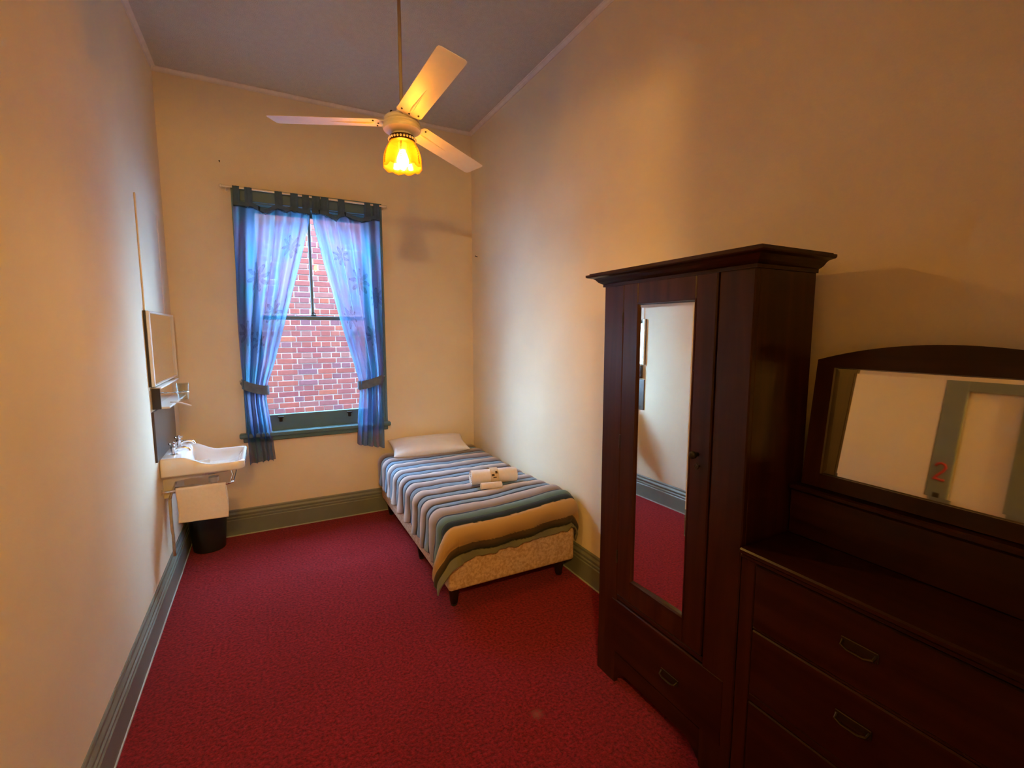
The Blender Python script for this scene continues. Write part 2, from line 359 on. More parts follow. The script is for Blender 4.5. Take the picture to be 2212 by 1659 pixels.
bm = B(.955, .995, D+.03, D+.07, 1.76, 1.772, bev=.003); tube(bm, arc((.975, D+.05, 1.775), .014, 0, PI, 8), .004, 6); obj('sash_catch', bm, 'iron', lo)
for x, s in ((.425, 1), (1.515, -1)):
    bm = bmesh.new(); tube(bm, [(x+.02*s, D-.026, 1.235), (x+.01*s, D-.05, 1.235), (x-.004*s, D-.055, 1.236), (x-.012*s, D-.05, 1.242), (x-.01*s, D-.042, 1.25)], .004, 8)
    obj('tie_hook', bm, 'chrome', wi, smooth=True)

# ---- brick wall of the neighbouring building, English bond
YB = 6.70; CO = .0715; LEN = .24
bw = thing('brick_wall', (1.1, YB, -.5), 'red brick wall with pale mortar seen outside through the window', 'wall')
BX0, BX1, BZ0, BZ1 = -1.2, 3.0, -.5, 3.6
obj('mortar_bed', B(BX0, BX1, YB+.008, YB+.24, BZ0, BZ1), 'mortar', bw)
def brick_mesh(name, l):
    bm = B(-l/2, l/2, 0, .06, -.0305, .0305, bev=.004); me = bpy.data.meshes.new(name); bm.to_mesh(me); bm.free(); me.materials.append(M['brick']); return me
ms, mh = brick_mesh('stretcher', LEN-.010), brick_mesh('header', LEN/2-.010)
cand = []; row = 0; z = BZ0+CO/2
while z < BZ1:
    st = row % 2 == 0; step = LEN if st else LEN/2; x = BX0+step/2+(0 if st else LEN/4-LEN/2)
    while x < BX1-step/2+.001:
        if x-step/2 >= BX0-.001: cand.append((x, z, st))
        x += step
    z += CO; row += 1
cand.sort(key=lambda c: max(abs(c[0]-1.13)/.85, abs(c[1+0]-1.62)/1.30))
bmf = bmesh.new()
for k, (x, z, st) in enumerate(cand):
    jx, jz, jy = random.uniform(-.002, .002), random.uniform(-.0015, .0015), random.uniform(-.004, .002)
    if k < 300:
        o = bpy.data.objects.new('brick', ms if st else mh); COL.objects.link(o); o.parent = bw
        o.location = Vector((x+jx, YB+jy, z+jz))-ORG[bw.name]; o.rotation_euler = (0, random.uniform(-.006, .006), 0)
    else:
        l = (LEN if st else LEN/2)-.010; box(bmf, x+jx-l/2, x+jx+l/2, YB+jy, YB+jy+.06, z+jz-.0305, z+jz+.0305)
obj('brick_field', bmf, 'brick_far', bw, kind='stuff')
# unseen outer wall round the window, added and sized to shade the bricks
bm = bmesh.new()
for q in ((-14, OX0, -.5, 5.6), (OX1, 16, -.5, 5.6), (OX0, OX1, -.5, OZ0), (OX0, OX1, OZ1, 5.6)): box(bm, q[0], q[1], D+.13, D+.15, q[2], q[3])
obj('wall_sky_blocker', bm, 'concrete', **STR)
obj('ground', B(-14, 16, D+.15, 20, -.6, -.5), 'concrete', **STR)

# ---- green panelled door standing open flat against the left wall (seen in the dresser mirror)
d1 = empty('door_1', (.04, .96, 0), kind='structure', label='green door with cream panels in the left wall')
y0, y1, zt, xd0, xd1 = .535, 1.388, 1.875, -.040, .002
for a, c in ((y1-.112, y1), (.905, 1.017), (y0, y0+.112)): obj('stile', B(xd0, xd1, a, c, .012, zt, bev=.002), 'green_paint', d1)
for a, c in ((zt-.098, zt), (.78, .94), (.012, .22)):
    for ya, yb in ((y0+.112, .905), (1.017, y1-.112)): obj('rail', B(xd0+.001, xd1-.0005, ya, yb, a, c), 'green_paint', d1)
for za, zb in ((.94, zt-.098), (.22, .78)):
    for ya, yb in ((y0+.112, .905), (1.017, y1-.112)): obj('panel', B(xd0+.006, xd1-.018, ya, yb, za, zb), 'cream_panel', d1)
bm = B(xd1-.001, xd1+.002, 1.315, 1.350, .98, 1.10, bev=.001)
obj('door_handle', bm, 'brass_dark', d1)
# red figure on the lock stile; it reads as a 2 in the dresser mirror
bm = bmesh.new(); X2 = xd1+.001
def fig(u, v): return (X2, 1.334-1.25*u, 1.235+1.25*v)     # reads the right way round in the dresser mirror
tube_r = .007; pts = [(-.022, .030), (-.016, .042), (0, .048), (.016, .042), (.021, .028), (.014, .010), (0, -.008), (-.012, -.024), (-.022, -.040), (-.008, -.036), (.008, -.040), (.024, -.038)]
tube(bm, [fig(u, v) for u, v in pts], tube_r, 8); obj('number_plate_figure', bm, 'red_print', d1, smooth=True)

# ================================================================== CEILING FAN
FX, FY, FZ = 1.213, 2.245, 2.580
TILT = .055
ax = math.radians(32.7+90)
TM = Matrix.Translation((FX, FY, FZ)) @ Matrix.Rotation(TILT, 4, Vector((math.cos(ax), math.sin(ax), 0))) @ Matrix.Translation((-FX, -FY, -FZ))
fan = thing('ceiling_fan', (FX, FY, H), 'white three-bladed ceiling fan with lit yellow glass shade on a long rod', 'ceiling fan')
bm = bmesh.new(); lathe(bm, FX, FY, [(.008, FZ+.06), (.008, H-.02)], 16); obj('down_rod', bm, 'rod_tan', fan, smooth=True, angle=40)
bm = bmesh.new(); lathe(bm, FX, FY, [(.02, H-.09), (.05, H-.06), (.065, H-.01), (.065, H)], 28); obj('ceiling_rose', bm, 'white_enamel', fan, smooth=True, angle=40)
bm = bmesh.new(); lathe(bm, FX, FY, [(.014, FZ+.075), (.022, FZ+.070), (.024, FZ+.034), (.050, FZ+.028), (.074, FZ+.022), (.080, FZ+.014), (.080, FZ+.004), (.074, FZ+.001), (.083, FZ-.004), (.083, FZ-.010), (.078, FZ-.014)], 40)
obj('motor_housing', bm, 'white_enamel', fan, smooth=True, angle=35)
bm = bmesh.new(); lathe(bm, FX, FY, [(.078, FZ-.012), (.084, FZ-.018), (.086, FZ-.026), (.083, FZ-.034), (.070, FZ-.042), (.045, FZ-.048), (.035, FZ-.062)], 40)
obj('switch_housing', bm, 'white_enamel', fan, smooth=True, angle=35)
AZ = [math.radians(a) for a in (152.7, 272.7, 32.7)]
def blade_frame(a):
    d = Vector((math.cos(a), math.sin(a), 0)); s = Vector((-math.sin(a), math.cos(a), 0)); p = math.radians(-10)
    s2 = s*math.cos(p)+Vector((0, 0, math.sin(p))); n = d.cross(s2)
    return d, s2, n
C0 = Vector((FX, FY, FZ))
for k, a in enumerate(AZ):
    d, s, n = blade_frame(a); droop = (.0, .0, -.0)[k]
    def pt(r, u, h): return TM @ (C0+d*r+s*u+n*h+Vector((0, 0, droop*(r/.6)**2)))
    # outline of the steel blade: clipped root corners, rounded tip corners
    stn = [(.090, .022), (.096, .050), (.106, .057), (.30, .0575), (.45, .058), (.582, .058), (.592, .055), (.596, .046)]
    bm = bmesh.new(); loops = []
    for h in (-.001, .001):
        loops.append([pt(r, u, h) for r, u in stn]+[pt(r, -u, h) for r, u in reversed(stn)])
    loft(bm, loops, True, True, True)
    bl = obj('blade', bm, 'white_steel', fan)
    bm = bmesh.new()
    rr = [pt(.125+.20*i/12, 0, -.0012) for i in range(13)]; tube(bm, rr, [.0015+.006*math.sin(PI*min(1, (i+.6)/6.2)) if i < 4 else .007*(1-(i-3)/9.6) for i in range(13)], 8)
    obj('stiffening_rib', bm, 'white_steel', bl, smooth=True)
    for r, u in ((.122, .038), (.122, -.038), (.108, 0)):
        bm = bmesh.new(); tube(bm, [pt(r, u, -.0045), pt(r, u, .004)], .0042, 8); obj('screw', bm, 'iron', bl)
    bm = bmesh.new(); loft(bm, [[pt(r, u, h) for u, h in ((-q, .0012), (q, .0012), (q, .006), (-q, .006))] for r, q in ((.05, .026), (.085, .022), (.135, .048))], True, True, True)
    obj('blade_iron', bm, 'white_enamel', bl)
# light kit
bm = bmesh.new(); lathe(bm, FX, FY, [(.036, FZ-.058), (.056, FZ-.060), (.058, FZ-.066), (.058, FZ-.084), (.052, FZ-.086)], 36); fit = obj('shade_gallery', bm, 'brass_dark', fan, smooth=True, angle=35)
bm = bmesh.new()
for k in range(26):
    a = 2*PI*k/26; bmesh.ops.create_icosphere(bm, subdivisions=1, radius=.006, matrix=Matrix.Translation((FX+.060*math.cos(a), FY+.060*math.sin(a), FZ-.073)))
obj('bead_ring', bm, 'white_enamel', fit, smooth=True)
NS = 72
prof = [(.054, -.080), (.060, -.090), (.071, -.108), (.080, -.130), (.0855, -.152), (.0875, -.175), (.088, -.192)]
loops = []
for r, z in prof+[(.0855, -.192), (.084, -.175), (.0815, -.152), (.076, -.130), (.067, -.108), (.056, -.092), (.050, -.082)]:
    lp = []
    for i in range(NS):
        a = 2*PI*i/NS; k = sm(-.12, -.192, z); rp = r*(1+.018*k*math.cos(10*a)); zz = z-.012*k*abs(math.sin(5*a))**.8*(1 if z < -.19 else 0)
        lp.append((FX+rp*math.cos(a), FY+rp*math.sin(a), FZ+zz))
    loops.append(lp)
bm = bmesh.new(); loft(bm, loops); sh = obj('lamp_shade', bm, 'shade_glass', fan, smooth=True, label='yellow scalloped glass shade')
# cross-hatched moulded bands on the glass
for a0 in [math.radians(d_) for d_ in range(10, 370, 60)]:
    bm = bmesh.new()
    for k in range(9):
        zc = -.100-.0098*k; r = interp([(-z, r_) for r_, z in prof], -zc)+.0008
        for sgn in (-1, 1): tube(bm, [(FX+r*math.cos(a0+sgn*.06), FY+r*math.sin(a0+sgn*.06), FZ+zc), (FX+(r+.0005)*math.cos(a0-sgn*.06), FY+(r+.0005)*math.sin(a0-sgn*.06), FZ+zc-.0098)], .0011, 5)
    obj('hatched_band', bm, 'brass_dark', sh)
bm = bmesh.new(); lathe(bm, FX, FY, [(.014, FZ-.062), (.019, FZ-.066), (.019, FZ-.112), (.014, FZ-.118)], 20); obj('lamp_holder', bm, 'white_enamel', fan, smooth=True, angle=40)
bm = bmesh.new(); lathe(bm, FX, FY, [(.012, FZ-.116), (.014, FZ-.125), (.022, FZ-.142), (.027, FZ-.158), (.0275, FZ-.170), (.023, FZ-.184), (.013, FZ-.193), (.003, FZ-.196)], 24); obj('bulb', bm, 'bulb_glow', fan, smooth=True)
obj('cable_gland', (lambda b_: (lathe(b_, FX-.045, FY+.01, [(.004, FZ+.022), (.006, FZ+.030), (.006, FZ+.048), (.003, FZ+.052)], 10), b_)[1])(bmesh.new()), 'iron', fan)

# hallway light
hl = thing('hall_light', (.288, -.75, 2.558), 'round glass hallway ceiling light on a short rod beyond the doorway', 'light')
bm = bmesh.new(); bmesh.ops.create_uvsphere(bm, u_segments=20, v_segments=12, radius=.055, matrix=Matrix.Translation((.288, -.75, 2.558))); obj('globe', bm, 'hall_glow', hl, smooth=True)
bm = bmesh.new(); lathe(bm, .288, -.75, [(.02, 2.60), (.03, 2.62), (.008, 2.64), (.008, 3.18), (.05, 3.19), (.05, 3.2)], 20); obj('rod', bm, 'white_enamel', hl, smooth=True, angle=40)

# ================================================================== WARDROBE + DRESSER (one combination piece)
wx0, wx1 = 1.967, 2.285
wy0, wy1, wzt = .962, 1.697, 1.838
wd = thing('wardrobe', (2.13, 1.33, 0), 'tall dark mahogany wardrobe with a long mirror in its door', 'wardrobe')
def wb(name, material, *bxs, parent=wd, bev=.003, **k):
    bm = bmesh.new()
    for q in bxs: box(bm, *q, bev=bev)
    return obj(name, bm, material, parent, **k)
DY0, DY1, DZ0, DZ1 = 1.098, 1.566, .442, 1.832
wb('side_panel', 'mahogany', (wx0+.02, wx1, wy0, wy0+.022, .02, wzt))
wb('side_panel', 'mahogany', (wx0+.02, wx1, wy1-.022, wy1, .02, wzt))
wb('back_panel', 'mahogany', (wx1-.012, wx1-.002, wy0+.022, wy1-.022, .10, wzt))
wb('front_stile', 'mahogany', (wx0, wx0+.024, wy0, DY0-.004, .0, wzt), bev=.004)
wb('front_stile', 'mahogany', (wx0, wx0+.024, DY1+.004, wy1, .0, wzt), bev=.004)
wb('top_board', 'mahogany_cross', (wx0+.01, wx1, wy0+.01, wy1-.01, wzt-.02, wzt))
# cornice: swept profile round three sides
cp = [(0, -.012), (.006, -.012), (.006, 0), (.014, .004), (.022, .010), (.030, .020), (.038, .026), (.058, .030), (.062, .034), (.062, .042), (0, .042)]
bm = bmesh.new(); loops = []
for (x, y, dx, dy) in ((wx1, wy1, 0, 1), (wx0, wy1, -1, 1), (wx0, wy0, -1, -1), (wx1, wy0, 0, -1)):
    loops.append([(x+dx*u, y+dy*u, wzt+v) for u, v in cp])
loft(bm, loops, True, True, True); co_ = obj('cornice', bm, 'mahogany_cross', wd)
obj('cornice_cap', B(wx0-.05, wx1, wy0-.05, wy1+.05, wzt+.041, wzt+.048), 'mahogany_cross', co_)
# mirror door
dr = wb('door', 'mahogany', (wx0-.004, wx0+.018, DY0, 1.187, DZ0, DZ1), (wx0-.004, wx0+.018, 1.480, DY1, DZ0, DZ1), (wx0-.0035, wx0+.018, 1.187, 1.480, 1.742, DZ1), (wx0-.0035, wx0+.018, 1.187, 1.480, DZ0, .540), bev=.004)
obj('mirror_backing', B(wx0+.012, wx0+.018, 1.186, 1.481, .539, 1.743), 'dark_leg', dr)
def bevel_mirror(name, P, ya, yb, za, zb, w_, parent, dep=.0035, glass='mirror'):
    # P(y,z,h): point on the glass plane, h towards the viewer
    bm = bmesh.new()
    o_ = [P(ya, za, 0), P(yb, za, 0), P(yb, zb, 0), P(ya, zb, 0)]; i_ = [P(ya+w_, za+w_, dep), P(yb-w_, za+w_, dep), P(yb-w_, zb-w_, dep), P(ya+w_, zb-w_, dep)]
    loft(bm, [o_, i_], True, False, True); return obj(name, bm, glass, parent)
bevel_mirror('mirror_glass', lambda y, z, h: (wx0+.010-h-(y-1.187)*.021, y, z), 1.187, 1.480, .540, 1.742, .018, dr)
for q in ((1.1835, 1.189, .537, 1.745), (1.478, 1.4835, .537, 1.745)): obj('mirror_bead', B(wx0-.006, wx0+.010, *q), 'mahogany', dr)
for q in ((1.187, 1.48, .535, .5415), (1.187, 1.48, 1.7405, 1.747)): obj('mirror_bead', B(wx0-.006, wx0+.010, *q), 'mahogany_cross', dr)
bm = bmesh.new(); tube(bm, [(wx0-.004, 1.150, 1.19), (wx0-.016, 1.150, 1.19), (wx0-.022, 1.150, 1.19), (wx0-.034, 1.150, 1.19), (wx0-.038, 1.150, 1.19)], [.008, .006, .013, .014, .006], 14); obj('knob', bm, 'iron', dr, smooth=True)
bm = bmesh.new(); tube(bm, [(wx0-.004, 1.139, 1.150), (wx0-.020, 1.139, 1.150)], .003, 8); tube(bm, [(wx0-.020, 1.139+.008*math.cos(t), 1.150+.010*math.sin(t)) for t in [2*PI*i/12 for i in range(13)]], .002, 6); obj('key', bm, 'brass_dark', dr, smooth=True)
for z in (.62, 1.15, 1.68): obj('hinge', (lambda b_: (tube(b_, [(wx0-.004, DY1+.002, z-.03), (wx0-.004, DY1+.002, z+.03)], .004, 8), b_)[1])(bmesh.new()), 'brass_dark', dr)
# bottom rail, drawer, feet
wb('bottom_rail', 'mahogany_cross', (wx0+.002, wx0+.022, DY0-.004, DY1+.004, .415, DZ0-.004))
dw = wb('drawer', 'mahogany_cross', (wx0-.002, wx0+.02, 1.000, 1.600, .155, .410), bev=.004)
def cup_handle(y, z, x, parent):
    bm = bmesh.new(); box(bm, x-.004, x, y-.045, y+.045, z-.004, z+.024, bev=.0015)
    tube(bm, [(x-.003, y-.040, z+.014), (x-.016, y-.038, z+.006), (x-.019, y-.02, z), (x-.019, y+.02, z), (x-.016, y+.038, z+.006), (x-.003, y+.040, z+.014)], .004, 8)
    obj('pull_handle', bm, 'brass_dark', parent)
cup_handle(1.240, .250, wx0-.002, dw)
bm = bmesh.new(); N = 24; lo_ = []
for k in range(N+1):
    y = wy0+(wy1-wy0)*k/N; e = min(y-wy0, wy1-y); zb = .0 if e < .09 else .075*sm(.09, .20, e); lo_.append((y, zb))
for i, (xa, xb) in enumerate(((wx0+.001, wx0+.023),)):
    loft(bm, [[(xa, y, zb) , (xb, y, zb), (xb, y, .152), (xa, y, .152)] for y, zb in lo_], True, True, True)
obj('plinth', bm, 'mahogany_cross', wd)

# dresser
dy0, dy1, dzt = .070, .958, .905
ds = thing('dresser', (2.13, .6, 0), 'dark mahogany dressing chest with tilting arched mirror, joined to the wardrobe side', 'dresser')
wb('side_panel', 'mahogany', (wx0+.02, wx1, dy0, dy0+.022, .02, dzt), parent=ds)
wb('side_panel', 'mahogany', (wx0+.02, wx1, dy1-.022, dy1, .02, dzt), parent=ds)
wb('back_panel', 'mahogany', (wx1-.012, wx1-.002, dy0+.022, dy1-.022, .05, dzt), parent=ds)
wb('front_stile', 'mahogany', (wx0, wx0+.024, dy0, dy0+.05, 0, dzt), parent=ds); wb('front_stile', 'mahogany', (wx0, wx0+.024, dy1-.05, dy1, 0, dzt), parent=ds)
wb('top_board', 'mahogany_cross', (wx0-.018, wx1, dy0-.015, dy1, dzt, dzt+.020), parent=ds, bev=.005)
wb('top_moulding', 'mahogany_cross', (wx0-.008, wx0+.01, dy0-.005, dy1, dzt-.016, dzt), parent=ds, bev=.004)
for za, zb, hz_ in ((.672, .884, .778), (.438, .662, .560), (.155, .410, .262)):
    q = wb('drawer', 'mahogany_cross', (wx0-.002, wx0+.02, dy0+.052, dy1-.052, za, zb), parent=ds, bev=.004); cup_handle(.60, hz_, wx0-.002, q)
for za, zb in ((.884, .905), (.662, .672), (.410, .438)): wb('drawer_rail', 'mahogany_cross', (wx0+.002, wx0+.022, dy0+.05, dy1-.05, za, zb), parent=ds)
bm = bmesh.new(); loft(bm, [[(wx0+.001, y, zb), (wx0+.023, y, zb), (wx0+.023, y, .152), (wx0+.001, y, .152)] for y, zb in [(dy0+(dy1-dy0)*k/N, .0 if min(k, N-k) < 3 else .075*sm(3, 7, min(k, N-k))) for k in range(N+1)]], True, True, True)
obj('plinth', bm, 'mahogany_cross', ds)
# back board above the top, mirror posts
wb('upstand', 'mahogany_cross', (2.205, 2.240, dy0, dy1-.002, dzt+.02, 1.085), parent=ds, bev=.006)
wb('upstand_cap', 'mahogany_cross', (2.195, 2.250, dy0, dy1-.002, 1.085, 1.105), parent=ds, bev=.005)
for y in (.27, .895): wb('mirror_post', 'mahogany', (2.245, 2.270, y-.014, y+.014, dzt+.02, 1.28), parent=ds, bev=.004)
TA = math.radians(6.6); MZ = 1.135
def mp(y, z, h): # z measured up the tilted mirror from its lower edge
    t = z-MZ; return (2.240+t*math.sin(TA)-h*math.cos(TA), y, MZ+t*math.cos(TA)+h*math.sin(TA))
gy0, gy1, gz0, gz1 = .285, .880, 1.150, 1.515
fy0, fy1 = .235, .931
# arched frame: outer and inner outline
def arch(y, base, rise, a, b): t = (y-(a+b)/2)/((b-a)/2); return base+rise*(1-t*t)
NA = 24; ys = [fy0+(fy1-fy0)*k/NA for k in range(NA+1)]
bm = bmesh.new()
loft(bm, [[mp(y, gz1-.004, .012), mp(y, arch(y, 1.535, .058, fy0, fy1), .012), mp(y, arch(y, 1.535, .058, fy0, fy1), -.012), mp(y, gz1-.004, -.012)] for y in ys], True, True, True)
mf = obj('mirror_frame', bm, 'mahogany_cross', ds)
for ya, yb in ((fy0, gy0+.004), (gy1-.004, fy1)):
    bm = bmesh.new(); loft(bm, [[mp(ya, z, .012), mp(yb, z, .012), mp(yb, z, -.012), mp(ya, z, -.012)] for z in (1.108, gz1)], True, True, True); obj('frame_stile', bm, 'mahogany', mf)
bm = bmesh.new(); loft(bm, [[mp(y, 1.108, .012), mp(y, gz0+.004, .012), mp(y, gz0+.004, -.012), mp(y, 1.108, -.012)] for y in (gy0, gy1)], True, True, True); obj('frame_rail', bm, 'mahogany_cross', mf)
bm = bmesh.new(); loft(bm, [[mp(y, gz0-.01, -.006), mp(y, gz1+.01, -.006), mp(y, gz1+.01, -.012), mp(y, gz0-.01, -.012)] for y in (gy0-.01, gy1+.01)], True, True, True); obj('mirror_backing', bm, 'dark_leg', mf)
bevel_mirror('mirror_glass', lambda y, z, h: mp(y, z, h), gy0, gy1, gz0, gz1, .018, mf, .0016, 'old_mirror')

# ================================================================== BED
bx0, bx1, by0, by1 = 1.468, 2.350, 2.435, 4.215
bed = thing('bed_base', (1.91, 3.32, 0), 'tan mottled ensemble bed base on dark wooden legs', 'bed')
obj('upholstered_base', B(bx0+.005, bx1, by0, by1, .125, .345, bev=.028, seg=4), 'base_fabric', bed, smooth=True, angle=50)
for x in (bx0+.060, bx1-.075):
    for y in (by0+.075, by0+.73, by1-.12):
        bm = bmesh.new(); lathe(bm, x, y, [(.018, .012), (.022, .016), (.034, .10), (.034, .135)], 16); lg = obj('leg', bm, 'dark_leg', bed, smooth=True, angle=40)
        bm = bmesh.new(); lathe(bm, x, y, [(.016, 0), (.019, .003), (.019, .010), (.010, .014)], 14); obj('glide', bm, 'chrome' if x > 2 else 'dark_plastic', lg, smooth=True, angle=40)
obj('mattress', B(bx0+.02, bx1-.005, by0+.012, by1, .345, .495, bev=.04, seg=4), 'pillow_case', smooth=True, angle=60, label='white mattress lying on the bed base under the striped quilt', category='mattress')

# quilt: sheet coordinates s (across), t (along, 0 at the head end)
QY0 = 4.19; RHO = .055; TOPZ = .520
XL, XR, YFt = bx0+.022+RHO-.03, bx1+.012-RHO, by0-.006+RHO
LT = QY0-YFt; DROPF = .245; SL, SR = .315, .24
def edge(d):   # arc length past the start of the curve -> (out, down)
    q = RHO*PI/2
    if d <= 0: return 0, 0
    if d < q: a = d/RHO; return RHO*math.sin(a), RHO*(1-math.cos(a))
    return RHO+.04*(d-q), RHO+(d-q)*.985
def qpos(s, t):
    ds_ = max(0, XL-s) ; dr_ = max(0, s-XR); dt_ = max(0, t-LT)
    x = min(max(s, XL), XR); y = QY0-min(t, LT)
    sx = ds_ if ds_ > 0 else dr_; sg = -1 if ds_ > 0 else 1
    r = math.hypot(sx, dt_)
    if r == 0: o_, dn = 0, 0; ux = uy = 0
    else: o_, dn = edge(r); ux, uy = sx/r, dt_/r
    if dr_ > 0: o_ = min(o_, RHO+.002)
    if ds_ > 0 and dt_ > 0: o_ += .55*ux*uy*max(0, r-.06)     # the free corner flares out
    x += sg*o_*ux; y -= o_*uy
    z = TOPZ-dn
    return Vector((x, y, z))
PERIOD = .187
def stripe(t):
    """colour and puff height along the bed"""
    y = QY0-t
    beige, grey, blue, dblue = (.66, .60, .57), (.24, .22, .25), (.22, .36, .54), (.022, .042, .075)
    if t < 0: t = 0
    if y > 2.70:
        p = ((4.196-y) % PERIOD)/PERIOD
        if p < .54: return tuple(a+(b-a)*sm(.22, .54, p) for a, b in zip(beige, grey)), math.sin(PI*min(1, p/.57))**.6
        if p < .62: return dblue, 0.05
        if p < .88: return blue, .55*math.sin(PI*(p-.62)/.26)**.6
        return dblue, 0.05
    d = 2.70-y
    segs = [(.105, beige, grey, 1), (.022, dblue, dblue, .05), (.082, (.17, .27, .26), (.09, .16, .145), .8), (.045, (.018, .028, .028), (.018, .028, .028), .1),
            (.105, (.50, .34, .165), (.42, .27, .13), 1), (.040, (.085, .055, .035), (.045, .035, .025), .5), (.012, (.03, .03, .022), (.02, .02, .016), .1), (.20, (.17, .17, .12), (.12, .12, .085), .8)]
    for ln, c0, c1, hgt in segs:
        if d < ln:
            f = d/ln; return tuple(a+(b-a)*f for a, b in zip(c0, c1)), hgt*math.sin(PI*min(1, max(0, f)))**.6
        d -= ln
    return (.09, .09, .06), .3
NU, NV = 130, 400
s0, s1 = XL-SL, XR+SR
TT = LT+DROPF
bm = bmesh.new(); vv = []; cols = {}
for j in range(NV+1):
    row = []
    for i in range(NU+1):
        s = s0+(s1-s0)*i/NU
        # scalloped hem: pulls in and out a little
        t = TT*j/NV
        e = max(0, XL-s)
        if e > 0: # left hem runs shorter towards the head
            k = .86+.14*sm(.9, 1.7, t)+.03*math.sin(t*34)
            s = XL-e*k
        if t > LT: t = LT+(t-LT)*(1-.14*(.5+mnoise.noise(Vector((i*.06, 3.3, 0)))+.5*mnoise.noise(Vector((i*.2, 8, 0))))*sm(30, 50, i))
        P = qpos(s, t); h = 1e-3
        n = (qpos(s+h, t)-qpos(s-h, t)).cross(qpos(s, t-h)-qpos(s, t+h))
        n = n.normalized() if n.length > 1e-12 else Vector((0, 0, 1))
        c, pf = stripe(t)
        wr = mnoise.noise(Vector((s*5, t*7, 1)))*.006+mnoise.noise(Vector((s*14, t*9, 4)))*.003
        hang = max(0, XL-s)+max(0, t-LT)
        pq = .017*pf+wr+.010*sm(.10, .3, hang)*math.sin(t*30+s*8)*(1 if s < XL else 0)+.012*sm(.05, .2, max(0, t-LT))*math.sin(s*26)
        bulge = .035*sm(3.2, 2.5, P.y)*sm(1.8, 2.3, P.x)
        P = P+n*(pq+.010)+Vector((0, 0, bulge))
        P.x = min(P.x, W-.006)
        if P.y > D-.02: P.y = D-.02
        row.append(bm.verts.new(P)); cols[(j, i)] = c
    vv.append(row)
cl = bm.loops.layers.float_color.new('Col')
for j in range(NV):
    for i in range(NU):
        f = bm.faces.new((vv[j][i], vv[j][i+1], vv[j+1][i+1], vv[j+1][i]))
        for lp, (a, b_) in zip(f.loops, ((j, i), (j, i+1), (j+1, i+1), (j+1, i))): lp[cl] = (*cols[(a, b_)], 1)
q = obj('quilt', bm, 'quilt_fabric', smooth=True, label='puffy striped quilt in blue, beige and teal draped over the bed', category='quilt')
md = q.modifiers.new('thick', 'SOLIDIFY'); md.thickness = .010; md.offset = -1

# pillow: lies on the quilt, back edge propped on the wall
def pil(u, v):
    a, b_ = u*2-1, v*2-1
    ed = (1-abs(a)**3.2)*(1-abs(b_)**3.2); ed = max(0, ed)**.55
    return a, b_, ed
def pil_pt(u, v, side):
    a, b_, ed = pil(u, v)
    pin = 1-.05*(1-abs(a))*abs(b_)**2-.04*(1-abs(b_))*0
    x = a*.350*(1-.06*(1-abs(b_)**2)*abs(a)**3); y = b_*.160*(1-.09*(1-abs(a)**2)*abs(b_)**3)
    th = .055*ed*side
    wr = .006*mnoise.noise(Vector((a*3, b_*4, side)))*ed
    p = Vector((x, y, th+wr))
    p = Matrix.Rotation(math.radians(15), 3, 'X') @ p
    p = Matrix.Rotation(math.radians(-3), 3, 'Z') @ p
    return p+Vector((1.885, 4.075, .602))
bm = bmesh.new(); NP = 44
for side in (1, -1):
    g = [[bm.verts.new(pil_pt(i/NP, j/NP, side)) for i in range(NP+1)] for j in range(NP+1)]
    for j in range(NP):
        for i in range(NP): bm.faces.new((g[j][i], g[j][i+1], g[j+1][i+1], g[j+1][i]))
for v in bm.verts: v.co.y = min(v.co.y, D-.004)
bmesh.ops.remove_doubles(bm, verts=bm.verts[:], dist=.0015)
obj('pillow', bm, 'pillow_case', smooth=True, label='white pillow propped at the head of the bed against the wall', category='pillow')

# rolled towel and small roll
def roll(name, c, dirn, length, r, label, category, **k):
    c = Vector(c); d = Vector(dirn).normalized(); t = thing(name, (c.x, c.y, c.z-r), label, category)
    s_ = Vector((-d.y, d.x, 0)); u_ = Vector((0, 0, 1)); bm = bmesh.new()
    pts = []; turns = 3.2; n_ = 84
    for i in range(n_+1):
        a = 2*PI*turns*i/n_; rr = r*(1-.80*i/n_)
        pts.append((rr*math.cos(a-.9), rr*math.sin(a-.9)))
    loops = []
    for e, sc in ((-.5, .93), (-.485, 1), (0, 1.015), (.485, 1), (.5, .93)):
        loops.append([c+d*(length*e)+s_*x*sc+u_*y*sc for x, y in pts])
    loft(bm, loops, closed=False)
    o = obj('towel_roll' if name == 'rolled_towel' else 'cloth_roll', bm, 'towel', t, smooth=True, angle=60)
    md = o.modifiers.new('thick', 'SOLIDIFY'); md.thickness = r*.13
    return t, c, d, s_
zt_ = TOPZ+.020
t1, c1, d1_, s1_ = roll('rolled_towel', (2.005, 2.955, zt_+.060), (.335, -.060, 0), .335, .060, 'large rolled white towel with paper band on the striped quilt', 'towel')
bm = bmesh.new(); loops = []
for e in (-.035, .025):
    loops.append([c1+d1_*e+s1_*(.0635*math.cos(a))+Vector((0, 0, .0635*math.sin(a))) for a in [2*PI*i/28 for i in range(28)]])
loft(bm, loops); obj('paper_band', bm, 'paper_band', t1, smooth=True)
bm = bmesh.new(); a = math.radians(215)
for e, aa, ww, hh in ((-.018, 205, .010, .22), (.008, 222, .008, .30), (-.006, 190, .012, .12)):
    lp = []
    for da in (-hh/2, hh/2):
        an = math.radians(aa)+da
        lp.append([c1+d1_*(e-ww)+s1_*(.0642*math.cos(an))+Vector((0, 0, -.0642*math.sin(an))), c1+d1_*(e+ww)+s1_*(.0642*math.cos(an))+Vector((0, 0, -.0642*math.sin(an)))])
    loft(bm, lp, closed=False)
obj('band_print', bm, 'ink', t1)
roll('rolled_face_cloth', (1.945, 2.865, zt_+.027), (.138, -.030, 0), .150, .026, 'small rolled white face cloth in front of the large towel roll', 'face cloth')

